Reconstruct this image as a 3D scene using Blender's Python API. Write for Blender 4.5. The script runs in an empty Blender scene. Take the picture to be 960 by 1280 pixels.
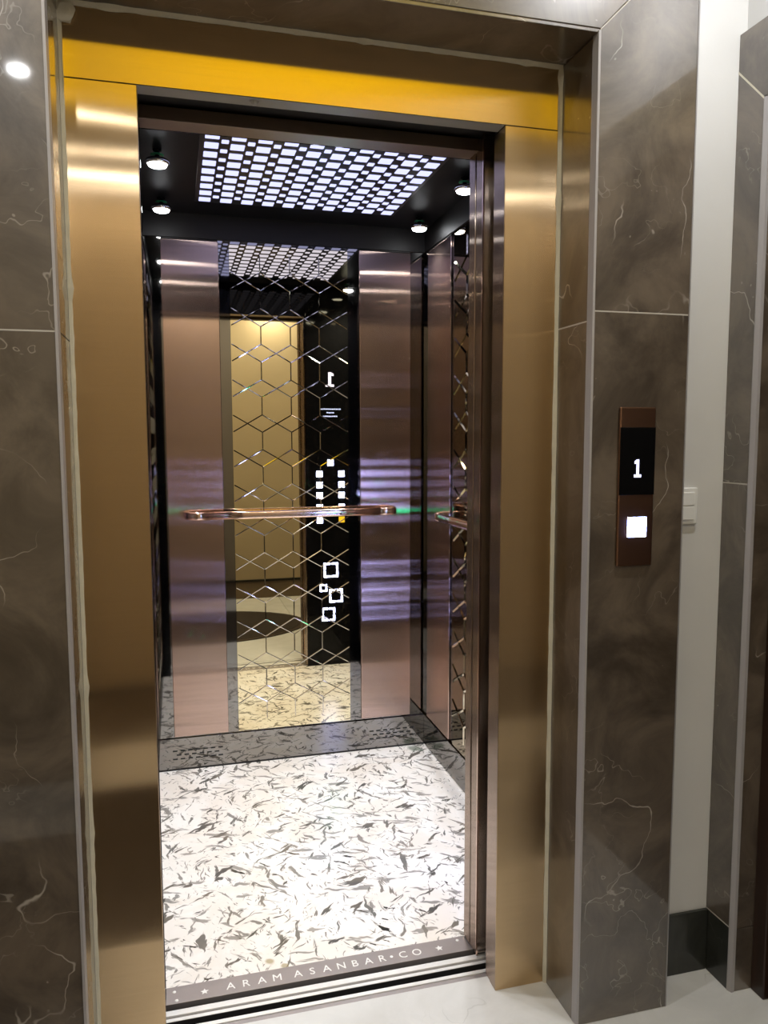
import bpy, bmesh, math, random
from mathutils import Vector, Matrix
random.seed(7)
SC = bpy.context.scene
COL = SC.collection

# ------------------------------------------------------------------ camera
PITCH, YAW, ROLL = 0.0957, 0.2618, -0.0024
cam = bpy.data.cameras.new('camera')
cam.sensor_fit = 'VERTICAL'; cam.sensor_height = 24.0
cam.lens = 970.4 / 1280 * 24.0
cam.clip_start = 0.02
co = bpy.data.objects.new('camera', cam); COL.objects.link(co)
fw = Vector((math.sin(YAW)*math.cos(PITCH), math.cos(YAW)*math.cos(PITCH), -math.sin(PITCH)))
rt = Vector((math.cos(YAW), -math.sin(YAW), 0)); up = rt.cross(fw)
r2 = rt*math.cos(ROLL) + up*math.sin(ROLL); u2 = -rt*math.sin(ROLL) + up*math.cos(ROLL)
M = Matrix((r2, u2, -fw)).transposed().to_4x4(); M.translation = (0.0554, -1.7038, 1.3939)
co.matrix_world = M
SC.camera = co

# ------------------------------------------------------------------ world, exposure
w = bpy.data.worlds.new('world'); SC.world = w; w.use_nodes = True
w.node_tree.nodes['Background'].inputs[0].default_value = (0.02, 0.02, 0.02, 1)
w.node_tree.nodes['Background'].inputs[1].default_value = 0.2
vs = SC.view_settings
vs.view_transform = 'Standard'; vs.look = 'None'; vs.gamma = 1.0; vs.exposure = 0.0
vs.use_curve_mapping = False
LOBBY_W = 2.0         # watts of each rear lobby downlight
LOBBY_FRONT_W = 9.0   # watts of each lobby downlight near the lift wall
CAR_SPOT_W = 36.0     # watts of each car downlight
TILE_E = 1.5         # luminous ceiling tiles
AMBER_E = 1.9

# ------------------------------------------------------------------ dimensions (metres)
XL, XR, ZT, D = -0.1435, 0.9378, 2.2415, 0.1594     # marble reveal
W, H = 0.8, 2.1                                     # clear opening
YB, CXL, CXR, CYF, CZ = 1.575, -0.055, 1.125, 0.235, 2.28   # car interior
LZ, LXL, LYB, LXR = 2.70, -2.6, -2.70, 1.367        # lobby

# ------------------------------------------------------------------ materials
MATS = {}
def nt_new(name):
    m = bpy.data.materials.new(name); m.use_nodes = True
    t = m.node_tree; t.nodes.clear()
    out = t.nodes.new('ShaderNodeOutputMaterial')
    MATS[name] = m
    return m, t, out
def N(t, typ, **kw):
    n = t.nodes.new(typ)
    for k, v in kw.items():
        if k.startswith('i_'):
            n.inputs[k[2:].replace('_', ' ')].default_value = v
        else: setattr(n, k, v)
    return n
def L(t, a, b): t.links.new(a, b)
def math_n(t, op, a, b=None, c=None, clamp=False):
    n = t.nodes.new('ShaderNodeMath'); n.operation = op; n.use_clamp = clamp
    for i, v in enumerate((a, b, c)):
        if v is None: continue
        if hasattr(v, 'links'): t.links.new(v, n.inputs[i])
        else: n.inputs[i].default_value = v
    return n.outputs[0]
def vmath(t, op, a, b=None, scale=None):
    n = t.nodes.new('ShaderNodeVectorMath'); n.operation = op
    for i, v in enumerate((a, b)):
        if v is None: continue
        if hasattr(v, 'links'): t.links.new(v, n.inputs[i])
        else: n.inputs[i].default_value = v
    if scale is not None:
        if hasattr(scale, 'links'): t.links.new(scale, n.inputs['Scale'])
        else: n.inputs['Scale'].default_value = scale
    return n.outputs['Vector'] if op not in ('LENGTH', 'DISTANCE', 'DOT_PRODUCT') else n.outputs['Value']
def mixc(t, f, a, b):
    n = t.nodes.new('ShaderNodeMix'); n.data_type = 'RGBA'
    for s, v in ((n.inputs[0], f), (n.inputs[6], a), (n.inputs[7], b)):
        if hasattr(v, 'links'): t.links.new(v, s)
        else: s.default_value = v if not isinstance(v, tuple) or len(v) == 4 else (*v, 1)
    return n.outputs[2]
def ramp(t, v, lo, hi):
    n = t.nodes.new('ShaderNodeMapRange'); n.interpolation_type = 'SMOOTHSTEP'
    t.links.new(v, n.inputs[0]); n.inputs[1].default_value = lo; n.inputs[2].default_value = hi
    return n.outputs[0]
def noise(t, vec, scale, detail=3, rough=0.5, dist=0.0):
    n = t.nodes.new('ShaderNodeTexNoise'); n.inputs['Scale'].default_value = scale
    n.inputs['Detail'].default_value = detail; n.inputs['Roughness'].default_value = rough
    n.inputs['Distortion'].default_value = dist
    t.links.new(vec, n.inputs['Vector']); return n
def pos(t, shift=True):
    g = t.nodes.new('ShaderNodeNewGeometry').outputs['Position']
    if not shift: return g
    oi = t.nodes.new('ShaderNodeObjectInfo').outputs['Random']
    c = t.nodes.new('ShaderNodeCombineXYZ')
    t.links.new(math_n(t, 'MULTIPLY', oi, 7.3), c.inputs[0]); t.links.new(math_n(t, 'MULTIPLY', oi, 13.1), c.inputs[1])
    t.links.new(math_n(t, 'MULTIPLY', oi, 5.7), c.inputs[2])
    return vmath(t, 'ADD', g, c.outputs[0])

def principled(name, col, rough=0.4, metal=0.0, ior=1.5, bump=0.0, bscale=60, var=0.0, vscale=6, coat=0.0):
    m, t, out = nt_new(name)
    b = N(t, 'ShaderNodeBsdfPrincipled')
    b.inputs['Roughness'].default_value = rough; b.inputs['Metallic'].default_value = metal
    b.inputs['IOR'].default_value = ior; b.inputs['Coat Weight'].default_value = coat
    p = pos(t)
    if var:
        f = noise(t, p, vscale, 4).outputs[0]
        L(t, mixc(t, f, tuple(max(0, c*(1-var)) for c in col), tuple(min(1, c*(1+var)) for c in col)), b.inputs['Base Color'])
    else: b.inputs['Base Color'].default_value = (*col, 1)
    if bump:
        bn = N(t, 'ShaderNodeBump'); bn.inputs['Strength'].default_value = bump; bn.inputs['Distance'].default_value = 0.002
        L(t, noise(t, p, bscale, 5).outputs[0], bn.inputs['Height']); L(t, bn.outputs[0], b.inputs['Normal'])
    L(t, b.outputs[0], out.inputs[0]); return m

def brushed(name, col, av, ah, diffuse=0.06, wave=0.0):
    """brushed sheet metal: highlights smear sideways; av = vertical, ah = horizontal spread"""
    m, t, out = nt_new(name)
    r = math.sqrt(av*ah)
    g = N(t, 'ShaderNodeBsdfAnisotropic'); g.inputs['Roughness'].default_value = math.sqrt(r)
    g.inputs['Anisotropy'].default_value = 1 - av/r
    c = N(t, 'ShaderNodeCombineXYZ'); c.inputs[2].default_value = 1.0
    L(t, c.outputs[0], g.inputs['Tangent'])
    p = pos(t)
    st = noise(t, vmath(t, 'MULTIPLY', p, (3.0, 3.0, 260.0)), 1.0, 3, 0.6).outputs[0]
    L(t, mixc(t, ramp(t, st, 0.3, 0.7), tuple(c_*0.96 for c_ in col), col), g.inputs['Color'])
    if wave:
        bn = N(t, 'ShaderNodeBump'); bn.inputs['Strength'].default_value = wave; bn.inputs['Distance'].default_value = 0.01
        L(t, noise(t, vmath(t, 'MULTIPLY', p, (3.0, 3.0, 2.0)), 1.0, 1).outputs[0], bn.inputs['Height']); L(t, bn.outputs[0], g.inputs['Normal'])
    d = N(t, 'ShaderNodeBsdfDiffuse'); d.inputs[0].default_value = (*[c_*0.8 for c_ in col], 1)
    mx = N(t, 'ShaderNodeMixShader'); mx.inputs[0].default_value = diffuse
    L(t, g.outputs[0], mx.inputs[1]); L(t, d.outputs[0], mx.inputs[2]); L(t, mx.outputs[0], out.inputs[0]); return m

def emit(name, col, s):
    m, t, out = nt_new(name)
    e = N(t, 'ShaderNodeEmission'); e.inputs[0].default_value = (*col, 1); e.inputs[1].default_value = s
    L(t, e.outputs[0], out.inputs[0]); return m

def mirror_mat(name, col, rough):
    m, t, out = nt_new(name)
    g = N(t, 'ShaderNodeBsdfAnisotropic'); g.inputs['Roughness'].default_value = rough
    p = pos(t)
    L(t, mixc(t, ramp(t, noise(t, p, 3.0, 3).outputs[0], .3, .7), tuple(c*.95 for c in col), col), g.inputs['Color'])
    L(t, g.outputs[0], out.inputs[0]); return m

def marble(name, base, light, vein, ior=1.75, rough=0.33, vein_amt=0.62, coat=1.0):
    m, t, out = nt_new(name)
    b = N(t, 'ShaderNodeBsdfPrincipled'); b.inputs['Roughness'].default_value = rough; b.inputs['IOR'].default_value = ior
    b.inputs['Coat Weight'].default_value = coat; b.inputs['Coat IOR'].default_value = 1.55; b.inputs['Coat Roughness'].default_value = .05
    p = pos(t)
    cloud = noise(t, p, 4.5, 6, 0.66, 0.8).outputs[0]
    col = mixc(t, ramp(t, cloud, 0.3, 0.72), base, light)
    wob = vmath(t, 'ADD', p, vmath(t, 'SCALE', noise(t, p, 5.0, 4).outputs['Color'], scale=0.16))
    # long thin veins: ridges of a smooth noise field
    n1 = noise(t, wob, 3.6, 2, 0.45).outputs[0]
    v1 = ramp(t, math_n(t, 'ABSOLUTE', math_n(t, 'SUBTRACT', n1, 0.5)), 0.0035, 0.0004)
    k1 = ramp(t, noise(t, p, 4.5, 2).outputs[0], 0.49, 0.64)
    n2 = noise(t, wob, 9.0, 3, 0.5).outputs[0]
    v2 = ramp(t, math_n(t, 'ABSOLUTE', math_n(t, 'SUBTRACT', n2, 0.47)), 0.006, 0.001)
    k2 = ramp(t, noise(t, vmath(t, 'ADD', p, (4.1, 2.2, 7.7)), 3.4, 2).outputs[0], 0.50, 0.68)
    vo = N(t, 'ShaderNodeTexVoronoi'); vo.inputs['Scale'].default_value = 26; L(t, wob, vo.inputs['Vector'])
    sp = ramp(t, vo.outputs['Distance'], 0.10, 0.03)
    k3 = ramp(t, noise(t, vmath(t, 'ADD', p, (9.1, 1.2, 3.7)), 5.5, 2).outputs[0], 0.55, 0.66)
    f = math_n(t, 'MAXIMUM', math_n(t, 'MULTIPLY', v1, k1), math_n(t, 'MULTIPLY', math_n(t, 'MULTIPLY', v2, k2), 0.55))
    f = math_n(t, 'MAXIMUM', f, math_n(t, 'MULTIPLY', math_n(t, 'MULTIPLY', sp, k3), 0.6))
    col = mixc(t, math_n(t, 'MULTIPLY', f, vein_amt), col, vein)
    L(t, col, b.inputs['Base Color']); L(t, b.outputs[0], out.inputs[0]); return m

def granite(name):
    """white granite with angular dark flecks"""
    m, t, out = nt_new(name)
    b = N(t, 'ShaderNodeBsdfPrincipled'); b.inputs['Roughness'].default_value = 0.22; b.inputs['IOR'].default_value = 1.5
    p = pos(t, False)
    cloud = noise(t, p, 4.0, 5, 0.65, 0.8).outputs[0]
    col = mixc(t, ramp(t, cloud, 0.35, 0.7), (0.80, 0.75, 0.69), (0.90, 0.89, 0.87))
    tot = None
    warp = vmath(t, 'SCALE', vmath(t, 'SUBTRACT', noise(t, p, 7.0, 3).outputs['Color'], (.5, .5, .5)), scale=.10)
    for k, (ang, lx, ly, thr) in enumerate(((.25, 8, 32, .60), (1.0, 9, 40, .61), (1.75, 8, 38, .615), (2.55, 8, 34, .605), (.62, 17, 62, .64), (2.1, 16, 60, .64), (1.4, 22, 80, .65))):
        vr = N(t, 'ShaderNodeVectorRotate'); vr.rotation_type = 'Z_AXIS'; vr.inputs['Angle'].default_value = ang
        L(t, vmath(t, 'ADD', vmath(t, 'ADD', p, warp), (k*3.7, k*1.9, 0)), vr.inputs['Vector'])
        st = noise(t, vmath(t, 'MULTIPLY', vr.outputs[0], (lx, ly, 0)), 1.0, 3, .55).outputs[0]
        reg = math_n(t, 'MULTIPLY', math_n(t, 'SUBTRACT', noise(t, vmath(t, 'ADD', p, (k*2.3, k*5.1, 0)), 6.0, 2).outputs[0], .5), .22)
        st = math_n(t, 'ADD', st, reg)
        fl = math_n(t, 'MULTIPLY', ramp(t, st, thr, thr + .045), .68 + .08*(k % 5))
        tot = fl if tot is None else math_n(t, 'MAXIMUM', tot, fl)
    dark = mixc(t, ramp(t, noise(t, p, 9.0, 2).outputs[0], .35, .7), (0.03, 0.032, 0.028), (0.13, 0.11, 0.085))
    col = mixc(t, tot, col, dark)
    # two mineral spots: a green one in the back corner and small ochre ones near the sill
    for (cx, cy, r, cc) in ((1.062, 1.525, .045, (.05, .11, .06)), (.262, .262, .016, (.25, .18, .03)), (.30, .235, .014, (.25, .18, .03))):
        dd = math_n(t, 'ADD', vmath(t, 'DISTANCE', p, (cx, cy, 0)), math_n(t, 'MULTIPLY', math_n(t, 'SUBTRACT', noise(t, p, 30, 3).outputs[0], .5), r*1.5))
        col = mixc(t, math_n(t, 'MULTIPLY', ramp(t, dd, r, r*.4), .65), col, cc)
    L(t, col, b.inputs['Base Color']); L(t, b.outputs[0], out.inputs[0]); return m

def wood(name):
    m, t, out = nt_new(name)
    b = N(t, 'ShaderNodeBsdfPrincipled'); b.inputs['Roughness'].default_value = 0.35
    p = pos(t)
    f = noise(t, vmath(t, 'MULTIPLY', p, (30, 30, 1.6)), 1.0, 4, .6, .4).outputs[0]
    L(t, mixc(t, ramp(t, f, .3, .7), (0.014, 0.006, 0.003), (0.034, 0.014, 0.007)), b.inputs['Base Color'])
    L(t, b.outputs[0], out.inputs[0]); return m

marble('brown_marble', (0.040, 0.029, 0.020), (0.150, 0.118, 0.087), (0.62, 0.58, 0.52))
marble('dark_marble', (0.016, 0.017, 0.014), (0.04, 0.042, 0.036), (0.25, 0.25, 0.22), ior=1.4, rough=.3, vein_amt=.5, coat=.3)
marble('white_marble', (0.60, 0.60, 0.585), (0.70, 0.70, 0.69), (0.36, 0.36, 0.34), ior=1.5, rough=.42, vein_amt=.35, coat=0.0)
marble('dark_floor_stone', (0.035, 0.022, 0.012), (0.07, 0.045, 0.026), (0.2, 0.16, 0.1), ior=1.5, rough=.3, vein_amt=.4, coat=0.0)
granite('white_granite')
wood('dark_wood')
principled('white_plaster', (0.64, 0.64, 0.63), .7, bump=.25, bscale=30, var=.05, vscale=7)
principled('cream_paint', (0.56, 0.45, 0.29), .45, var=.06, vscale=1.5)
principled('ceiling_paint', (0.82, 0.81, 0.79), .8, var=.03)
principled('caulk', (0.62, 0.59, 0.48), .6, var=.12, vscale=40, bump=.4, bscale=90)
principled('grout', (0.50, 0.47, 0.42), .8, var=.1)
principled('grey_trim', (0.36, 0.345, 0.35), .35, var=.08, vscale=12)
principled('shaft_black', (0.010, 0.009, 0.008), .6, var=.2)
principled('sensor_grey', (0.35, 0.34, 0.30), .35, var=.1)
principled('black_gloss', (0.004, 0.004, 0.0045), .05, ior=1.28, var=.1)
principled('black_ceiling', (0.006, 0.006, 0.007), .40, ior=1.22, var=.15)
principled('cornice_black', (0.006, 0.005, 0.005), .5, var=.15)
principled('light_grid_black', (0.012, 0.012, 0.016), .3, var=.15)
principled('white_plastic', (0.80, 0.81, 0.80), .3, var=.02)
principled('chrome', (0.85, 0.85, 0.86), .08, metal=1.0, var=.02)
principled('rug_brown', (0.028, 0.018, 0.011), .95, var=.4, vscale=60, bump=.8, bscale=200)
principled('rug_border_brown', (0.045, 0.03, 0.018), .95, var=.3, vscale=60, bump=.8, bscale=200)
principled('copper_rail', (0.95, 0.70, 0.57), .16, metal=1.0, var=.03)
principled('aluminium', (0.86, 0.86, 0.85), .40, metal=.6, var=.04, vscale=20)
principled('sill_plate_steel', (0.36, 0.33, 0.325), .42, metal=.75, var=.06, vscale=8)
principled('header_brown', (0.36, 0.29, 0.24), .35, metal=1.0, var=.08)
principled('lettering_white', (0.85, 0.84, 0.82), .4, var=.02)
principled('slot_black', (0.008, 0.008, 0.008), .7, var=.1)
principled('green_glass', (0.05, 0.42, 0.18), .06, ior=1.5, var=.1)
principled('call_plate_copper', (0.27, 0.155, 0.105), .32, metal=1.0, var=.06, vscale=10)
brushed('bronze_steel', (0.60, 0.44, 0.26), .006, .22, .03)
brushed('rose_steel', (0.58, 0.43, 0.36), .0035, .17, .02)
brushed('door_steel', (0.50, 0.41, 0.35), .005, .26, .03)
mirror_mat('dark_mirror_steel', (0.28, 0.27, 0.255), .035)
mirror_mat('bronze_mirror', (0.84, 0.74, 0.48), .012)
mirror_mat('smoked_mirror', (0.30, 0.26, 0.20), .02)
mirror_mat('etched_glass', (0.60, 0.55, 0.44), .05)
emit('tile_glow', (0.58, 0.60, 1.0), TILE_E)
emit('bulb_glow', (0.94, 0.97, 1.0), 30.0)
emit('lobby_bulb', (1.0, 0.96, 0.90), 40.0)
emit('amber_glow', (1.0, 0.68, 0.01), AMBER_E)
emit('digit_glow', (0.62, 0.62, 1.0), 3.0)
emit('button_glow', (0.34, 0.42, 1.0), 34.0)
emit('button_yellow', (1.0, 0.62, 0.03), 1.5)
emit('button_green', (0.01, 1.0, 0.50), 34.0)
emit('text_blue', (0.40, 0.48, 1.0), 3.0)

# ------------------------------------------------------------------ helpers
def tag(o, label=None, cat=None, group=None, kind=None):
    if label: o['label'] = label
    if cat: o['category'] = cat
    if group: o['group'] = group
    if kind: o['kind'] = kind
    return o
def wloc(o):
    v = Vector(o.location)
    while o.parent: o = o.parent; v = v + o.location
    return v
def empty(name, loc, **kw):
    o = bpy.data.objects.new(name, None); COL.objects.link(o); o.location = loc; o.empty_display_size = .05
    return tag(o, **kw)
def obj(name, bm, mat, parent=None, smooth=False, **kw):
    """bm holds world coordinates; the object's origin moves to its centre"""
    vs_ = [v.co for v in bm.verts]
    c = Vector([(min(v[i] for v in vs_) + max(v[i] for v in vs_))/2 for i in range(3)])
    bmesh.ops.translate(bm, verts=bm.verts, vec=-c)
    bmesh.ops.recalc_face_normals(bm, faces=bm.faces)
    me = bpy.data.meshes.new(name); bm.to_mesh(me); bm.free()
    me.materials.append(MATS[mat])
    if smooth:
        for f in me.polygons: f.use_smooth = True
    o = bpy.data.objects.new(name, me); COL.objects.link(o)
    if parent: o.parent = parent; o.location = c - wloc(parent)
    else: o.location = c
    return tag(o, **kw)
def b_box(bm, x0, x1, y0, y1, z0, z1):
    vs_ = [bm.verts.new((x, y, z)) for z in (z0, z1) for y in (y0, y1) for x in (x0, x1)]
    for f in ((0,2,3,1), (4,5,7,6), (0,1,5,4), (2,6,7,3), (0,4,6,2), (1,3,7,5)):
        bm.faces.new([vs_[i] for i in f])
    return vs_
def box(name, x0, x1, y0, y1, z0, z1, mat, parent=None, bev=0.0, seg=2, **kw):
    bm = bmesh.new(); b_box(bm, x0, x1, y0, y1, z0, z1)
    if bev: bmesh.ops.bevel(bm, geom=bm.edges[:], offset=bev, segments=seg, profile=.5, affect='EDGES')
    return obj(name, bm, mat, parent, **kw)
def b_prism(bm, poly, off):
    """poly: list of 3-D points, extruded by vector off"""
    off = Vector(off)
    a = [bm.verts.new(p) for p in poly]; b = [bm.verts.new(Vector(p) + off) for p in poly]
    bm.faces.new(a); bm.faces.new(b[::-1])
    for i in range(len(poly)):
        j = (i+1) % len(poly); bm.faces.new((a[i], b[i], b[j], a[j]))
def prism(name, poly, off, mat, parent=None, bev=0.0, **kw):
    bm = bmesh.new(); b_prism(bm, poly, off)
    if bev:
        bmesh.ops.recalc_face_normals(bm, faces=bm.faces)
        bmesh.ops.bevel(bm, geom=bm.edges[:], offset=bev, segments=2, profile=.5, affect='EDGES')
    return obj(name, bm, mat, parent, **kw)
def b_lathe(bm, prof, c, n=24, axis='z'):
    """prof: (radius, height) list; revolved about the vertical through c"""
    rings = []
    for (r, h) in prof:
        if r < 1e-6: rings.append([bm.verts.new((c[0], c[1], c[2]+h))]); continue
        rings.append([bm.verts.new((c[0]+r*math.cos(2*math.pi*k/n), c[1]+r*math.sin(2*math.pi*k/n), c[2]+h)) for k in range(n)])
    for A, B in zip(rings, rings[1:]):
        for k in range(n):
            j = (k+1) % n
            if len(A) == 1 and len(B) == 1: continue
            if len(A) == 1: bm.faces.new((A[0], B[k], B[j]))
            elif len(B) == 1: bm.faces.new((A[k], A[j], B[0]))
            else: bm.faces.new((A[k], A[j], B[j], B[k]))
def lathe(name, prof, c, mat, parent=None, n=24, **kw):
    bm = bmesh.new(); b_lathe(bm, prof, c, n); return obj(name, bm, mat, parent, True, **kw)
def text_mesh(s, size, fn, name, mat, parent=None, depth=0.0006, **kw):
    """letters as geometry; fn maps (u, v, d) in metres to the world"""
    cu = bpy.data.curves.new('txt', 'FONT'); cu.body = s; cu.size = size; cu.align_x = 'CENTER'; cu.align_y = 'CENTER'
    cu.resolution_u = 3; cu.extrude = depth
    to = bpy.data.objects.new('txt', cu); COL.objects.link(to)
    dg = bpy.context.evaluated_depsgraph_get(); dg.update()
    me = bpy.data.meshes.new_from_object(to.evaluated_get(dg))
    bm = bmesh.new(); bm.from_mesh(me)
    for v in bm.verts: v.co = fn(v.co.x, v.co.y, v.co.z + depth)
    bpy.data.objects.remove(to); bpy.data.curves.remove(cu); bpy.data.meshes.remove(me)
    return obj(name, bm, mat, parent, **kw)

# ================================================================== LOBBY SHELL
fl = box('floor', LXL-.2, LXR+.25, LYB-.1, 0.058, -.10, -.012, 'grout', kind='structure')
def floor_tiles(y0, y1, mat, edges, gap=.0012):
    for xa, xb in zip(edges, edges[1:]):
        box('floor_tile', xa+gap, xb-gap, y0+gap, y1-gap, -.012, 0, mat, fl, bev=.0012, seg=1)
floor_tiles(-.60, 0.058, 'white_marble', (LXL, -1.55, -.50, LXR+.2))
floor_tiles(-1.25, -.60, 'white_marble', (LXL, -1.9, -1.2, -.5, .2, .9, LXR+.2))
floor_tiles(-1.90, -1.25, 'white_marble', (LXL, -1.9, -1.2, -.5, .2, .9, LXR+.2))
floor_tiles(LYB, -1.90, 'dark_floor_stone', (LXL, -1.9, -1.2, -.5, .2, .9, LXR+.2))
box('ceiling', LXL-.2, LXR+.3, LYB-.1, -.0, LZ, LZ+.1, 'ceiling_paint', kind='structure')
box('wall_back', LXL-.2, LXR+.3, LYB-.12, LYB, -.05, LZ, 'cream_paint', kind='structure')
box('wall_left', LXL-.12, LXL, LYB, .1, -.05, LZ, 'cream_paint', kind='structure')

# front wall: plaster built as one mesh around the lift opening
bm = bmesh.new()
YW = -.06
b_box(bm, LXL, XL-.012, YW, .0, -.02, LZ); b_box(bm, XR+.012, LXR+.2, YW, .0, -.02, LZ); b_box(bm, XL-.012, XR+.012, YW, .0, ZT+.012, LZ)
wf = obj('wall_front', bm, 'white_plaster', kind='structure')
SW = 1.1810 - XR                                        # width of the marble surround
ZR, ZLF = 1.667, 1.588                                  # tile joints right / left
T = .018; G = .0009
yf, ybk = -D, YW
# surround, right of the opening: two tiles, the upper one mitred at the lintel
tx0, tx1 = XR+.006, 1.181
box('marble_tile', tx0, tx1, yf, ybk, 0, ZR-G, 'brown_marble', wf, bev=.0012, seg=1)
mz = ZT + .006
prism('marble_tile', [(tx0, yf, ZR+G), (tx1, yf, ZR+G), (tx1, yf, mz+SW-G*2), (tx0, yf, mz-G*2)], (0, ybk-yf, 0), 'brown_marble', wf, bev=.0012)
lx0, lx1 = XL-.006-SW, XL-.006
prism('marble_tile', [(tx0, yf, mz+G*2), (tx1, yf, mz+SW+G*2), (lx0, yf, mz+SW+G*2), (lx1, yf, mz+G*2)], (0, ybk-yf, 0), 'brown_marble', wf, bev=.0012)
box('marble_tile', lx0, lx1, yf, ybk, 0, ZLF-G, 'brown_marble', wf, bev=.0012, seg=1)
prism('marble_tile', [(lx0, yf, ZLF+G), (lx1, yf, ZLF+G), (lx1, yf, mz-G*2), (lx0, yf, mz+SW-G*2)], (0, ybk-yf, 0), 'brown_marble', wf, bev=.0012)
# grout seen in the joints
for (a, b_, z) in ((tx0, tx1, ZR), (lx0, lx1, ZLF)):
    box('grout_line', a+.001, b_-.001, yf+.0002, yf+.01, z-G*1.6, z+G*1.6, 'grout', wf)
for (sx, s) in ((tx0, 1), (lx1, -1)):
    bm = bmesh.new()
    b_prism(bm, [(sx, yf-.0001, mz-.0016), (sx+s*SW, yf-.0001, mz+SW-.0016), (sx+s*SW, yf-.0001, mz+SW+.0016), (sx, yf-.0001, mz+.0016)], (0, .008, 0))
    obj('grout_line', bm, 'grout', wf)
# reveal tiles
yr0 = -D+.021
box('reveal_tile', XR, XR+.012, yr0, -.001, 0, ZR-.02-G, 'brown_marble', wf, bev=.001, seg=1)
box('reveal_tile', XR, XR+.012, yr0, -.001, ZR-.02+G, ZT-.002, 'brown_marble', wf, bev=.001, seg=1)
box('reveal_tile', XL-.012, XL, yr0, -.001, 0, ZLF-G, 'brown_marble', wf, bev=.001, seg=1)
box('reveal_tile', XL-.012, XL, yr0, -.001, ZLF+G, ZT-.002, 'brown_marble', wf, bev=.001, seg=1)
box('reveal_tile', XL-.006, XR+.006, -D+.002, -.001, ZT, ZT+.012, 'brown_marble', wf, bev=.001, seg=1)
for z, x in ((ZR-.02, XR), ):
    box('grout_line', x-.0002, x+.01, yr0+.001, -.002, z-.0016, z+.0016, 'grout', wf)
# grey corner trims (chamfer strips along the two uprights and the pilaster's far edge)
for (x, s) in ((XR, 1), (XL, -1)):
    prism('edge_trim', [(x, yr0, 0), (x, yr0-.004, 0), (x+s*.0015, -D-.0005, 0), (x+s*.0065, -D-.0015, 0), (x+s*.0065, -D+.012, 0), (x+s*.012, yr0, 0)], (0, 0, ZT+.004), 'grey_trim', wf, label='grey corner trim strip')
prism('edge_trim', [(tx1, yf-.0005, 0), (tx1+.004, yf+.001, 0), (tx1+.004, ybk, 0), (tx1, ybk, 0)], (0, 0, mz+SW), 'grey_trim', wf, label='grey corner trim strip')
# caulk beads where the steel frame meets the marble
def bead(name, pts, r, nrm1, nrm2, parent):
    bm = bmesh.new(); rings = []
    n1, n2 = Vector(nrm1), Vector(nrm2)
    for i, p in enumerate(pts):
        rr = r*random.uniform(.9, 1.1) * (1.4 if random.random() < .03 else 1)
        p = Vector(p)
        rings.append([bm.verts.new(p), bm.verts.new(p+n1*rr), bm.verts.new(p+(n1+n2)*rr*.62), bm.verts.new(p+n2*rr)])
    for A, B in zip(rings, rings[1:]):
        for k in range(4): bm.faces.new((A[k], A[(k+1) % 4], B[(k+1) % 4], B[k]))
    bm.faces.new(rings[0]); bm.faces.new(rings[-1][::-1])
    return obj(name, bm, 'caulk', parent, label='pale sealant bead')
nz = 90
bead('sealant_bead', [(XR-.0003, -.0008, ZT*k/nz) for k in range(nz+1)], .0075, (-1, 0, 0), (0, -1, 0), wf)
bead('sealant_bead', [(XL+.0003, -.0008, ZT*k/nz) for k in range(nz+1)], .0075, (1, 0, 0), (0, -1, 0), wf)
bead('sealant_bead', [(XL+(XR-XL)*k/60, -.0008, ZT-.0003) for k in range(61)], .0075, (0, 0, -1), (0, -1, 0), wf)
# sealant lump in the upper left corner
bm = bmesh.new(); bmesh.ops.create_icosphere(bm, subdivisions=2, radius=.014)
for v in bm.verts: v.co = Vector((v.co.x*1.5, v.co.y*.5, v.co.z*1.7)) + Vector((XL+.012, -.004, ZT-.02)) + Vector([random.uniform(-.003, .003) for _ in range(3)])
obj('sealant_lump', bm, 'caulk', wf)

# black baseboard in the niche beside the pilaster
box('baseboard_front', 1.186, LXR-.001, YW-.009, YW-.0005, 0, .166, 'dark_marble', bev=.001, seg=1, kind='structure')
box('baseboard_back', LXL, LXR, LYB, LYB+.012, 0, .02, 'dark_marble', kind='structure')

# right wall with the marble-clad door opening
DY0, DZ, RX = -.1515, 2.16, .0604          # near edge of far jamb, head height, reveal depth
DY1 = -1.08
wr = box('wall_right', LXR+.02, LXR+.30, LYB, DY1-.0, -.02, LZ, 'white_plaster', kind='structure')
box('wall_segment', LXR+.02, LXR+.30, DY0+.001, .0, -.02, LZ, 'white_plaster', wr)
box('wall_segment', LXR+.02, LXR+.30, DY1, DY0+.001, DZ+.012, LZ, 'white_plaster', wr)
x0, x1 = LXR, LXR+.02
ya, yb_ = DY0+.004, YW-.0005
ZJ = 1.281
def side_tile(poly): prism('marble_tile', [(x0, y, z) for y, z in poly], (x1-x0, 0, 0), 'brown_marble', wr, bev=.001)
def low_tile(poly): prism('marble_tile', [(x0, y, z) for y, z in poly], (x1-x0, 0, 0), 'dark_marble', wr, bev=.001)
low_tile([(ya, 0), (yb_, 0), (yb_, .166), (ya, .166)])
side_tile([(ya, .168), (yb_, .168), (yb_, ZJ-G), (ya, ZJ-G)])
side_tile([(ya, ZJ+G), (yb_, ZJ+G), (yb_, DZ+.09-.002), (ya, DZ-.002)])
side_tile([(ya, DZ+.002), (yb_, DZ+.092), (yb_, 2.335), (DY1, 2.335), (DY1, DZ+.002)])
side_tile([(DY1-.1, 0), (DY1-.004, 0), (DY1-.004, DZ), (DY1-.1, DZ)])
bm = bmesh.new(); b_prism(bm, [(x0-.0002, ya, DZ-.003), (x0-.0002, yb_, DZ+.087), (x0-.0002, yb_, DZ+.093), (x0-.0002, ya, DZ+.003)], (.01, 0, 0)); obj('grout_line', bm, 'caulk', wr)
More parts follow.
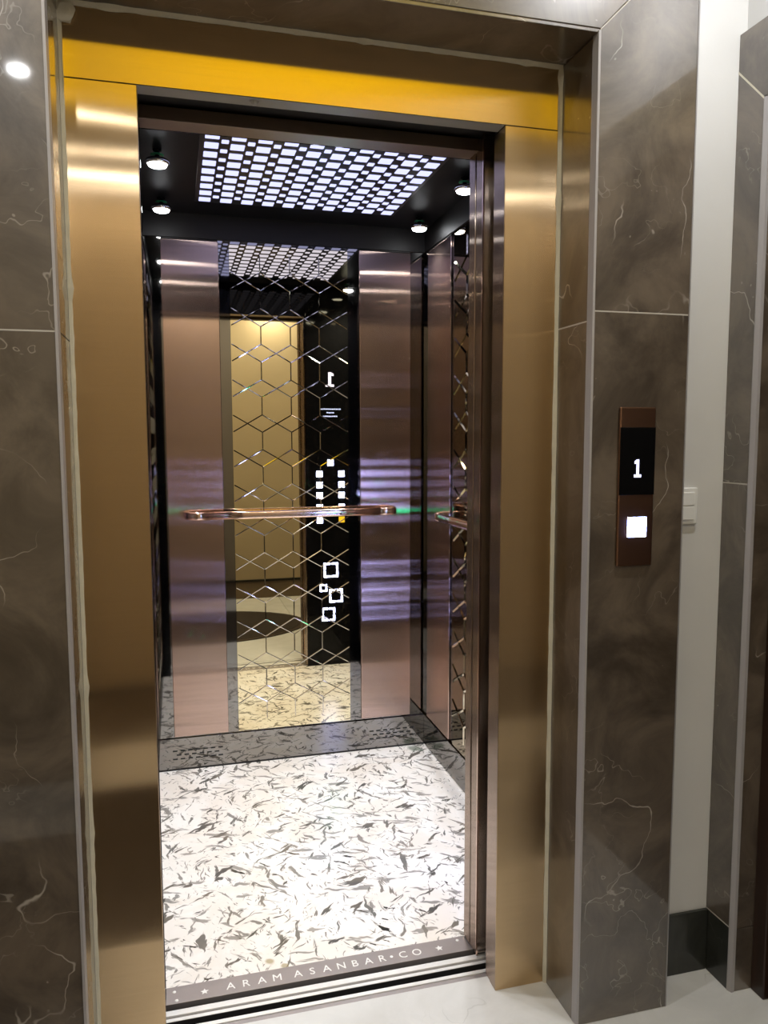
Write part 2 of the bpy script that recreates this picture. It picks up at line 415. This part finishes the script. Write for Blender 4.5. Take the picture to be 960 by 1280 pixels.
box('grout_line', x0-.0002, x0+.01, ya, yb_, ZJ-.0015, ZJ+.0015, 'grout', wr)
box('grout_line', x0-.0002, x0+.01, ya, yb_, .1655, .1685, 'grout', wr)
prism('edge_trim', [(x0, ya, 0), (x0-.001, ya-.003, 0), (x0+.004, DY0-.010, 0), (x0+.012, DY0-.010, 0), (x0+.014, ya, 0)], (0, 0, DZ), 'grey_trim', wr, label='grey corner trim strip')
box('reveal_tile', x0+.010, x0+RX+.05, DY0-.009, DY0+.003, .168, DZ-.001, 'brown_marble', wr, bev=.001, seg=1)
box('reveal_tile', x0+.010, x0+RX+.05, DY0-.009, DY0+.003, 0, .166, 'brown_marble', wr, bev=.001, seg=1)
box('reveal_tile', x0+.002, x0+RX+.05, DY1, DY0, DZ, DZ+.012, 'brown_marble', wr, bev=.001, seg=1)
d1 = empty('door_1', (x0+RX, -.6, 0), kind='structure')
dx = x0+RX
box('door_leaf', dx+.012, dx+.05, DY1+.045, DY0-.055, .006, DZ-.05, 'dark_wood', d1, bev=.002)
box('frame_post', dx, dx+.06, DY0-.054, DY0-.0095, 0, DZ-.002, 'dark_wood', d1, bev=.003)
box('frame_post', dx, dx+.06, DY1+.001, DY1+.044, 0, DZ-.002, 'dark_wood', d1, bev=.003)
box('frame_head', dx, dx+.06, DY1+.045, DY0-.055, DZ-.048, DZ-.002, 'dark_wood', d1, bev=.003)
for (za, zb) in ((.15, .95), (1.08, 2.0)):
    box('raised_panel', dx+.004, dx+.0125, DY1+.17, DY0-.18, za, zb, 'dark_wood', d1, bev=.006)
hd = box('handle_plate', dx+.004, dx+.0125, DY1+.075, DY1+.105, .93, 1.15, 'chrome', d1, bev=.002)
box('lever', dx-.045, dx+.004, DY1+.084, DY1+.096, 1.035, 1.05, 'chrome', hd, bev=.003)

# ================================================================== LIFT CAR SHELL
cf = box('floor_car', CXL-.03, CXR+.03, .226, YB+.03, -.04, 0, 'white_granite', kind='structure')
box('wall_car_back', CXL-.02, CXR+.02, YB, YB+.02, 0, CZ, 'dark_mirror_steel', kind='structure')
box('wall_car_right', CXR, CXR+.02, CYF, YB, 0, CZ, 'dark_mirror_steel', kind='structure')
box('wall_car_left', CXL-.02, CXL, CYF, YB, 0, CZ, 'dark_mirror_steel', kind='structure')
bm = bmesh.new()
b_box(bm, CXL-.02, -.004, .2285, CYF, .0, CZ); b_box(bm, .806, CXR+.02, .2285, CYF-.0005, .0, CZ); b_box(bm, -.004, .806, .2285, CYF, H+.001, CZ)
obj('wall_car_front', bm, 'black_gloss', kind='structure')
box('ceiling_car', CXL-.02, CXR+.02, .2285, YB+.02, CZ, CZ+.03, 'black_ceiling', kind='structure')
# matte black cornice above the wall panels
bm = bmesh.new(); ZCN = 2.1865
b_box(bm, CXL, CXR, YB-.010, YB-.0003, ZCN, CZ-.0002); b_box(bm, CXR-.010, CXR-.0003, CYF+.007, YB-.0102, ZCN, CZ-.0002); b_box(bm, CXL+.0003, CXL+.010, CYF+.007, YB-.0102, ZCN, CZ-.0002)
obj('trim_car_cornice', bm, 'cornice_black', kind='structure')
# skirting boards of polished dark steel, with vent slots
sk = box('baseboard_car_back', CXL, CXR, YB-.008, YB-.0002, .003, .137, 'dark_mirror_steel', bev=.001, seg=1, kind='structure')
box('baseboard_car_right', CXR-.008, CXR-.0002, CYF+.002, YB-.009, .003, .137, 'dark_mirror_steel', bev=.001, seg=1, kind='structure')
box('baseboard_car_left', CXL+.0002, CXL+.008, CYF+.002, YB-.009, .003, .137, 'dark_mirror_steel', bev=.001, seg=1, kind='structure')
box('floor_gasket', CXL+.001, CXR-.001, YB-.010, YB-.0085, 0, .006, 'slot_black', sk)
for xs in (.0115, .862):
    for row, n in ((0, 7), (1, 6), (2, 7)):
        for k in range(n):
            x = xs + k*.0312 + (.0156 if row == 1 else 0)
            z = .0835 - row*.0175
            box('vent_slot', x, x+.019, YB-.0087, YB-.0075, z-.0028, z+.0028, 'slot_black', sk)

# ================================================================== LANDING FRAME
fr = empty('lift_door_frame', (.4, 0, 0), label='golden brushed steel door frame around the open lift doorway', cat='door frame')
def jamb(xa, xb, xin):
    """front sheet plus the return into the shaft"""
    box('jamb', min(xa, xb), max(xa, xb), 0, .0025, 0, H-.0012, 'bronze_steel', fr, bev=.0008, seg=1)
    s = 1 if xin == W else -1
    for (y0, y1, dxx) in ((.0027, .036, .0), (.0362, .066, .0012)):
        box('jamb_return', min(xin+s*dxx, xin+s*(dxx+.002)), max(xin+s*dxx, xin+s*(dxx+.002)), y0, y1, 0, H-.0012, 'door_steel', fr, bev=.0006, seg=1)
jamb(XL+.0005, 0, 0); jamb(W, XR-.0005, W)
box('header', XL+.0005, XR-.0005, 0, .0025, H, ZT-.0005, 'bronze_steel', fr, bev=.0008, seg=1, label='yellow-gold header strip above the doorway')
box('header_return', 0, W, .0027, .045, H, H+.002, 'sensor_grey', fr, bev=.0005, seg=1)
sc_ = lathe('screw', [(0, -.006), (.0055, -.006), (.0075, -.0035), (.0075, -.001), (.011, -.0008), (.011, .0)], (.2367, .0215, H), 'sensor_grey', fr, 16)
# shaft interior above and beside the doors
box('shaft_lintel', -.02, 1.25, .047, .2285, H+.035, H+.06, 'shaft_black', kind='structure', label='dark hanger track recess above the lift doors')
box('trim_shaft_left', -.06, -.05, .004, .2285, -.05, CZ, 'shaft_black', kind='structure')
box('trim_shaft_right', 1.24, 1.25, .004, .2285, -.05, CZ, 'shaft_black', kind='structure')

# doors, slid open into the pocket on the right
cd = empty('sliding_lift_door', (1.0, .178, 0), label='open brushed steel sliding car door, its edges stacked right of the sill', cat='lift door')
for (y0, y1, xo) in ((.1835, .2235, .0), (.1375, .1795, .0015)):
    box('door_panel', W+xo, W+.42, y0, y1, .006, H+.03, 'door_steel', cd, bev=.002)
box('edge_strip', W-.0006, W+.004, .1305, .1345, .006, H+.03, 'copper_rail', cd, label='thin brass-coloured edge strip')
ld = empty('landing_lift_door', (1.0, .095, 0), label='dark edged landing door recessed behind the right frame post', cat='lift door')
box('door_panel', W+.018, W+.42, .074, .092, .006, H+.03, 'door_steel', ld, bev=.0015)
box('door_panel', W+.022, W+.42, .100, .118, .006, H+.03, 'door_steel', ld, bev=.0015)
box('rubber_edge', W+.012, W+.0175, .076, .090, .006, H+.03, 'slot_black', ld, bev=.001)
ch = empty('car_door_header', (.4, .2, H), label='brushed brown steel head bar over the car doorway', cat='door header')
box('header_bar', -.004, .812, .170, .228, H, H+.03, 'header_brown', ch, bev=.001, seg=1)

# sills
cs = empty('car_sill', (.4, .17, 0), label='dark steel car sill plate lettered in white along the floor edge', cat='sill')
box('sill_plate', -.004, .808, .1635, .2255, -.02, .0015, 'sill_plate_steel', cs, bev=.0006, seg=1)
box('groove_base', -.004, 1.2, .104, .163, -.03, -.014, 'slot_black', cs)
box('sill_rib', -.004, 1.2, .1255, .1435, -.0135, .0005, 'aluminium', cs, bev=.0006, seg=1)
box('sill_step', -.004, 1.2, .1165, .1250, -.0135, -.005, 'sill_plate_steel', cs, bev=.0004, seg=1)
box('sill_rib', -.004, 1.2, .1055, .1160, -.0135, .0005, 'aluminium', cs, bev=.0006, seg=1)
box('gap_shade_strip', -.004, 1.2, .1040, .1053, -.04, -.0004, 'slot_black', cs)  # black strip over the rib face stands in for shade in the gap
box('gap_shade_base', -.004, 1.2, .0842, .1039, -.05, -.02, 'slot_black', cs)  # black base paints the darkness between the two sills
LET = (('A', .1554, .1795), ('R', .1939, .181), ('A', .2346, .182), ('M', .2738, .183), ('A', .3279, .1845), ('S', .3656, .185), ('A', .4042, .1855), ('N', .4433, .186), ('B', .4801, .1865),
       ('A', .5173, .187), ('R', .5547, .1875), ('\u2022', .5813, .189), ('C', .6131, .1885), ('O', .6524, .1895))
for (c, x, y) in LET:
    text_mesh(c, .034, lambda u, v, d, x=x, y=y: Vector((x+u*1.0, .1905+v*1.05, .0015+d)), 'letter', 'lettering_white', cs, depth=.0003)
def star(x, y, r, par):
    poly = [(x+(r if k % 2 == 0 else r*.45)*math.sin(k*math.pi/5), y+(r if k % 2 == 0 else r*.45)*math.cos(k*math.pi/5), .0015) for k in range(10)]
    prism('star', poly, (0, 0, .0006), 'lettering_white', par)
star(.7166, .1915, .011, cs); star(.0902, .1880, .011, cs)
for x, y in ((.776, .210), (.0163, .206), (.022, .174)):
    lathe('screw', [(.0045, .0015), (.004, .0025), (0, .0028)], (x, y, 0), 'lettering_white', cs, 12)
ls = empty('landing_sill', (.4, .07, 0), label='grooved bright aluminium landing sill at the lift doorway', cat='sill')
box('sill_rib', -.004, 1.2, .0722, .0838, -.03, .0005, 'aluminium', ls, bev=.0006, seg=1)
box('sill_step', -.004, 1.2, .0588, .0718, -.03, -.0025, 'sill_plate_steel', ls, bev=.0004, seg=1)

# ================================================================== CAR FITTINGS
YP = 1.568     # front of panels on the back wall
def steel_panel(x0, x1, y0, y1, label, z0=.1435, z1=2.18):
    """sheet with a rolled top edge and thin folded flanges"""
    t_ = empty('steel_panel', ((x0+x1)/2, (y0+y1)/2, z0), label=label, cat='wall panel', group='brushed steel car wall panels')
    box('sheet', x0, x1, y0, y1, z0, z1, 'rose_steel', t_, bev=.0025, seg=3)
    if x1-x0 > y1-y0: box('top_fold', x0+.002, x1-.002, y0+.0012, YB, z1+.0002, z1+.0055, 'cornice_black', t_, bev=.001, seg=1)
    else:
        s = (x0, CXR) if x0 > .5 else (CXL, x1)
        box('top_fold', s[0]+.0012, s[1]-.0012, y0+.002, y1-.002, z1+.0002, z1+.0055, 'cornice_black', t_, bev=.001, seg=1)
steel_panel(.0195, .2438, YP, YB-.0003, 'brushed rosy steel wall panel left of the bronze mirror')
steel_panel(.8262, 1.0530, YP, YB-.0003, 'brushed steel wall panel right of the bronze mirror, streaked with blue light')
steel_panel(CXR-.007, CXR-.0003, 1.243, 1.529, 'brushed steel panel on the right car wall by the back corner')
steel_panel(CXR-.007, CXR-.0003, .29, .50, 'brushed steel panel on the right car wall beside the door')
steel_panel(CXL+.0003, CXL+.007, 1.243, 1.529, 'brushed steel panel on the left car wall by the back corner')
steel_panel(CXL+.0003, CXL+.007, .29, .50, 'brushed steel panel on the left car wall beside the door')

def etched_mirror(fn, label, width, z0=.144, z1=2.172, nc=4, hw=.0024, hh=.0007, glass='bronze_mirror'):
    """fn(u, z, d): u along the wall from 0 to width, d out of the wall"""
    t_ = empty('etched_mirror', fn(width/2, z0, 0), label=label, cat='mirror')
    bm = bmesh.new()
    q = [fn(0, z0, 0), fn(width, z0, 0), fn(width, z1, 0), fn(0, z1, 0)]
    b_prism(bm, q, fn(0, 0, .006)-fn(0, 0, 0)); obj('glass', bm, glass, t_)
    bm = bmesh.new(); dz0 = .006
    def seg(u0, za, u1, zb):
        a, b = Vector((u0, za)), Vector((u1, zb)); dd = (b-a).normalized(); n = Vector((-dd.y, dd.x))*hw
        P = []
        for p in (a, b):
            P.append([bm.verts.new(fn(*(p+n), dz0)), bm.verts.new(fn(*p, dz0+hh)), bm.verts.new(fn(*(p-n), dz0))])
        for k in range(3): bm.faces.new((P[0][k], P[0][(k+1) % 3], P[1][(k+1) % 3], P[1][k]))
        bm.faces.new(P[0]); bm.faces.new(P[1][::-1])
    step = width/nc; per = .1443; zv = 1.9940; hv = .0725; lim0, lim1 = z0+.004, z1-.004
    for r in range(-2, 16):
        zt_ = zv - r*per; zb_ = zt_ - hv; zx = zb_ - (per-hv)
        for k in range(1, nc):
            if zb_ > lim0 and zt_ < lim1: seg(k*step, zt_, k*step, zb_)
        for k in range(nc):
            if zx > lim0 and zb_ < lim1:
                e0 = .003 if k == 0 else 0; e1 = .003 if k == nc-1 else 0
                f0 = e0/step*(per-hv); f1 = e1/step*(per-hv)
                seg(k*step+e0, zb_-f0, (k+1)*step-e1, zx+f1); seg(k*step+e0, zx+f0, (k+1)*step-e1, zb_-f1)
    obj('etched_line_pattern', bm, 'etched_glass', t_, label='bevelled hexagon lines cut into the mirror')
    return t_
etched_mirror(lambda u, z, d: Vector((.2865+u, YB-.0003-d*1.0, z)), 'bronze mirror etched with hexagons in the middle of the back wall', .489)
etched_mirror(lambda u, z, d: Vector((CXR-.0003-d, .54+u, z)), 'etched hexagon mirror on the right car wall, seen edge-on', .655, nc=5, hw=.006, hh=.004, glass='smoked_mirror')
etched_mirror(lambda u, z, d: Vector((CXL+.0003+d, .54+u, z)), 'etched hexagon mirror on the left car wall', .655, nc=5, hw=.006, hh=.004, glass='smoked_mirror')

def handrail(label, A, B, out, z, h=.0165, dpt=.009):
    """flattened bar with both ends curved back to the wall; A, B are wall points in plan, out the offset direction"""
    A, B, out = Vector(A), Vector(B), Vector(out)
    al = (B-A).normalized(); off = .058
    t_ = empty('handrail', (*(A+B)/2, z), label=label, cat='handrail', group='copper car handrails')
    def sweep(name, path):
        bm = bmesh.new(); rings = []
        for i, p in enumerate(path):
            a = path[max(i-1, 0)]; b = path[min(i+1, len(path)-1)]; dd = (b-a).normalized(); n = Vector((-dd.y, dd.x))
            ring = []
            for k in range(16):
                th = 2*math.pi*k/16; cx, sz = math.cos(th), math.sin(th)
                ex = lambda c_: math.copysign(abs(c_)**.6, c_)
                q = p + n*ex(cx)*dpt
                ring.append(bm.verts.new((q.x, q.y, z+ex(sz)*h)))
            rings.append(ring)
        for R0, R1 in zip(rings, rings[1:]):
            for k in range(16): bm.faces.new((R0[k], R0[(k+1) % 16], R1[(k+1) % 16], R1[k]))
        bm.faces.new(rings[0]); bm.faces.new(rings[-1][::-1])
        return obj(name, bm, 'copper_rail', t_, True)
    R = .045
    def corner(P, s):
        c = P + al*s*R + out*(off-R)
        return [P] + [P + out*(off-R)*.5] + [c - al*s*R*math.cos(a) + out*R*math.sin(a) for a in [math.pi/2*k/8 for k in range(9)]]
    c1 = corner(A, 1); c2 = corner(B, -1)
    sweep('rail_end', c1 + [c1[-1]+al*.03]); sweep('rail_end', c2 + [c2[-1]-al*.03])
    a, b = c1[-1]+al*.0305, c2[-1]-al*.0305
    sweep('rail_bar', [a+(b-a)*k/4 for k in range(5)])
    return t_
handrail('copper handrail across the back wall mirror', (.093, YP-.0005), (.975, YP-.0005), (0, -1), 1.0785)
handrail('copper handrail on the right car wall', (CXR-.0075, 1.268), (CXR-.0075, .50), (-1, 0), 1.0785)

# luminous ceiling panel
lp = empty('ceiling_light_panel', (.536, .9, CZ-.002), label='luminous panel of bluish white rectangles in the black car ceiling', cat='light panel')
box('grid_plate', .150, .922, .43, 1.377, CZ-.006, CZ-.0002, 'light_grid_black', lp, bev=.001, seg=1)
def tile_mesh(a, b):
    bm = bmesh.new(); b_box(bm, -a/2, a/2, -b/2, b/2, -.0006, .0012)
    vert = [e for e in bm.edges if abs(e.verts[0].co.z-e.verts[1].co.z) > .001]
    bmesh.ops.bevel(bm, geom=vert, offset=.003, segments=2, profile=.5, affect='EDGES')
    bmesh.ops.recalc_face_normals(bm, faces=bm.faces)
    me = bpy.data.meshes.new('light_tile'); bm.to_mesh(me); bm.free(); me.materials.append(MATS['tile_glow']); return me
mb, ms = tile_mesh(.042, .047), tile_mesh(.0215, .028)
def put_tile(me, x, y):
    o = bpy.data.objects.new('light_tile', me); COL.objects.link(o); o.parent = lp
    o.location = Vector((x, y, CZ-.0066)) - lp.location
for i in range(10):
    for j in range(12):
        put_tile(mb, .1858+i*.0779, 1.339-j*.0788)
for i in range(9):
    for j in range(11):
        put_tile(ms, .2247+i*.0779, 1.3005-j*.0788)

# glass downlights round the car ceiling
def make_downlight():
    t_ = empty('ceiling_downlight', (0, 0, CZ), cat='downlight', group='small glass downlights of the car ceiling')
    c = (0, 0, CZ)
    lathe('mount_ring', [(.014, 0), (.014, -.004), (.010, -.006), (.007, -.006), (.007, -.028), (.0, -.028)], c, 'black_gloss', t_)
    lathe('green_disc', [(0, -.0145), (.020, -.0145), (.021, -.0155), (.020, -.0165), (.0, -.0165)], c, 'green_glass', t_, label='green glass edge disc')
    lathe('reflector_rim', [(.0, -.030), (.034, -.030), (.037, -.034), (.037, -.040), (.032, -.045), (.030, -.043), (.0, -.041)], c, 'chrome', t_)
    lathe('bulb', [(.0295, -.0437), (.027, -.049), (.016, -.053), (0, -.054)], c, 'bulb_glow', t_)
    return t_
dl = make_downlight()
spots = [(.030, 1.382, 'glass downlight over the back left corner of the car'), (1.036, 1.392, 'glass downlight over the back right corner of the car'),
         (.026, .885, 'glass downlight over the left side of the car, nearer the door'), (1.040, .890, 'glass downlight over the right side of the car, half hidden by the door edge'),
         (.030, .390, 'glass downlight over the front left corner of the car'), (1.040, .390, 'glass downlight over the front right corner of the car')]
kids = list(dl.children)
for i, (x, y, lab) in enumerate(spots):
    if i == 0: t_ = dl
    else:
        t_ = dl.copy(); COL.objects.link(t_)
        for k in kids:
            c = k.copy(); COL.objects.link(c); c.parent = t_
    t_.location = (x, y, CZ); t_['label'] = lab
    ld_ = bpy.data.lights.new('downlight_beam', 'SPOT'); ld_.energy = CAR_SPOT_W; ld_.spot_size = math.radians(128); ld_.spot_blend = .9
    ld_.color = (.97, .98, 1.0); ld_.shadow_soft_size = .03
    lo = bpy.data.objects.new('downlight_beam', ld_); COL.objects.link(lo); lo.parent = t_; lo.location = (0, 0, -.060)

# car operating panel, facing into the car right of the doorway
cp = empty('car_operating_panel', (.96, CYF, .0), label='black glass button panel inside the car, seen in the bronze mirror', cat='control panel')
box('glass_plate', .812, 1.095, CYF, CYF+.006, .02, 2.2, 'black_gloss', cp, bev=.0015, seg=1)
YC = CYF+.006
def cop(u, v, d): return Vector((-u, YC+d, v))          # readable from inside
def rect(name, x, z, a, b, mat, par, d=.0015):
    return box(name, x-a/2, x+a/2, YC, YC+d, z-b/2, z+b/2, mat, par)
def one(name, cx, cz, hgt, fn, mat, par):
    """the figure 1 with flag and foot; fn maps (u, v) to the world"""
    s = hgt/10
    bm = bmesh.new()
    for poly in ([(-1, -5), (1, -5), (1, 5), (-1, 5)], [(-3, -5), (-1, -5), (-1, -3.4), (-3, -3.4)], [(1, -5), (3, -5), (3, -3.4), (1, -3.4)], [(-2.8, 2.6), (-1, 2.6), (-1, 5), (-2.8, 3.9)]):
        b_prism(bm, [fn(u*s, v*s, 0) for u, v in poly], fn(0, 0, .0012)-fn(0, 0, 0))
    return obj(name, bm, mat, par)
one('display_digit', 0, 0, .085, lambda u, v, d: Vector((.955-u, YC+d, 1.738+v)), 'digit_glow', cp)
for z, x0_, x1_ in ((1.5632, .8978, 1.0218), (1.5418, .935, .985), (1.5204, .912, 1.004)):      # three lines of unreadably small print
    x = x0_
    while x < x1_-.004:
        wd = random.uniform(.005, .011); rect('print_dash', min(x+wd/2, x1_), z+random.uniform(-.0008, .0008), wd, .0065, 'text_blue', cp, .0006); x += wd+.0025
btn = [(.955, 1.2432, 'button_glow')]
for z in (1.1765, 1.1107, 1.0473, .9748): btn += [(.8868, z, 'button_glow'), (1.0219, z, 'button_glow')]
btn += [(.8875, .898, 'button_glow'), (1.0215, .8985, 'button_yellow')]
for k, (x, z, mt) in enumerate(btn):
    rect('call_button', x, z, .035, .035, mt, cp, .003)
rect('indicator_bar', .955, .9475, .10, .020, 'button_green', cp, .002)
def square(x, z, a, wd):
    bm = bmesh.new(); g = a*.05
    for s in (-1, 1):
        for q in (-1, 1):
            b_box(bm, min(x+s*g, x+s*a/2), max(x+s*g, x+s*a/2), YC, YC+.0012, z+q*a/2-(wd if q > 0 else 0), z+q*a/2+(wd if q < 0 else 0))
            b_box(bm, x+s*a/2-(wd if s > 0 else 0), x+s*a/2+(wd if s < 0 else 0), YC, YC+.0012, min(z+q*g, z+q*(a/2-wd)), max(z+q*g, z+q*(a/2-wd)))
    obj('square_outline', bm, 'button_glow', cp)
square(.9524, .5906, .088, .010); square(.9053, .4818, .044, .008); square(.9829, .4309, .082, .010); square(.935, .3172, .080, .010)

# ================================================================== LOBBY FITTINGS
hp = empty('call_panel', (1.055, -D, 1.10), label='copper hall call plate with lit white button on the marble pilaster', cat='call panel')
px0, px1, py = 1.0095, 1.1000, -D-.008
box('plate', px0, px1, py, -D-.0002, 1.102, 1.460, 'call_plate_copper', hp, bev=.003, seg=2)
dsp = box('display', px0+.001, px1-.0006, py-.0015, py, 1.2640, 1.4150, 'black_gloss', hp, bev=.0005, seg=1, label='black floor display')
one('display_digit', 0, 0, .040, lambda u, v, d: Vector((1.0554+u*.72, py-.0015-d, 1.3235+v)), 'digit_glow', dsp)
box('button_frame', 1.0325, 1.0825, py-.0012, py, 1.1660, 1.2160, 'chrome', hp, bev=.001, seg=1)
box('button', 1.0345, 1.0805, py-.0035, py-.0013, 1.1685, 1.2135, 'button_glow', hp, bev=.001, seg=1, label='lit square call button')

sw = empty('light_switch', (1.25, YW, 1.18), label='white plastic light switch on the pale wall behind the pilaster', cat='switch')
box('plate', 1.207, 1.291, YW-.009, YW-.0003, 1.180, 1.270, 'white_plastic', sw, bev=.003)
box('rocker', 1.218, 1.280, YW-.0125, YW-.009, 1.226, 1.259, 'white_plastic', sw, bev=.0015)
box('rocker', 1.218, 1.280, YW-.0125, YW-.009, 1.191, 1.2245, 'white_plastic', sw, bev=.0015)

def lobby_light(x, y, lab, watts=LOBBY_W):
    t_ = empty('ceiling_spotlight', (x, y, LZ), label=lab, cat='ceiling light', group='lobby ceiling lights')
    c = (x, y, LZ)
    lathe('trim_ring', [(.036, 0), (.048, -.001), (.050, -.005), (.042, -.010), (.034, -.006), (.032, 0)], c, 'white_plastic', t_, 32)
    lathe('diffuser', [(.0, -.004), (.0315, -.004), (.0315, -.001), (0, -.001)], c, 'lobby_bulb', t_, 32)
    l = bpy.data.lights.new('spotlight_beam', 'AREA'); l.shape = 'DISK'; l.size = .06; l.energy = watts; l.color = (.97, .98, 1.0)
    o = bpy.data.objects.new('spotlight_beam', l); COL.objects.link(o); o.parent = t_; o.location = (0, 0, -.012)
lobby_light(-.445, -1.73, 'round lobby ceiling light mirrored in the left marble')
lobby_light(1.02, -1.66, 'round lobby ceiling light near the wooden door')
lobby_light(-.36, -.57, 'round lobby ceiling light over the left marble', LOBBY_FRONT_W)
lobby_light(1.16, -.57, 'round lobby ceiling light over the marble pilaster', LOBBY_FRONT_W)
lobby_light(.30, -2.15, 'round lobby ceiling light behind the photographer', 2.0)
lobby_light(.05, -2.52, 'added wall-washer light close to the cream wall, on the left', 6.0)  # added lamp, brightens the top of the cream wall
lobby_light(.95, -2.52, 'added wall-washer light close to the cream wall, on the right', 6.0)  # second added washer for the same wall
al = empty('amber_ceiling_light', (.48, -1.3, LZ), label='amber lobby ceiling light glowing in the golden header', cat='ceiling light')
bm = bmesh.new()
b_box(bm, -.24, 1.20, -1.66, -1.62, LZ-.03, LZ-.0005); b_box(bm, -.24, 1.20, -.92, -.88, LZ-.03, LZ-.0005)
b_box(bm, -.24, -.20, -1.62, -.92, LZ-.03, LZ-.0005); b_box(bm, 1.16, 1.20, -1.62, -.92, LZ-.03, LZ-.0005)
obj('tray', bm, 'white_plastic', al)
box('diffuser', -.199, 1.159, -1.619, -.921, LZ-.012, LZ-.004, 'amber_glow', al)

rg = empty('oval_rug', (-.60, -.93, 0), label='long dark brown rug with rounded ends on the lobby floor, mirrored in the lift', cat='rug')
def oval(grow, h, n=20):
    """runner with half-elliptic ends"""
    P = [(.20+(.74+grow)*math.cos(a), -.93+(.46+grow)*math.sin(a), h) for a in [-math.pi/2+math.pi*k/n for k in range(n+1)]]
    return P + [(-1.40-(.74+grow)*math.cos(a), -.93+(.46+grow)*math.sin(a), h) for a in [math.pi/2-math.pi*k/n for k in range(n+1)]]
prism('pile', oval(0, .0005), (0, 0, .009), 'rug_brown', rg)
bm = bmesh.new()
A, B = oval(.001, 0), oval(.04, 0); n = len(A)
vv = [[bm.verts.new((p[0], p[1], z)) for p in P] for P, z in ((A, .0005), (A, .008), (B, .007), (B, .0005))]
for i in range(4):
    for k in range(n): bm.faces.new((vv[i][k], vv[i][(k+1) % n], vv[(i+1) % 4][(k+1) % n], vv[(i+1) % 4][k]))
obj('border', bm, 'rug_border_brown', rg)
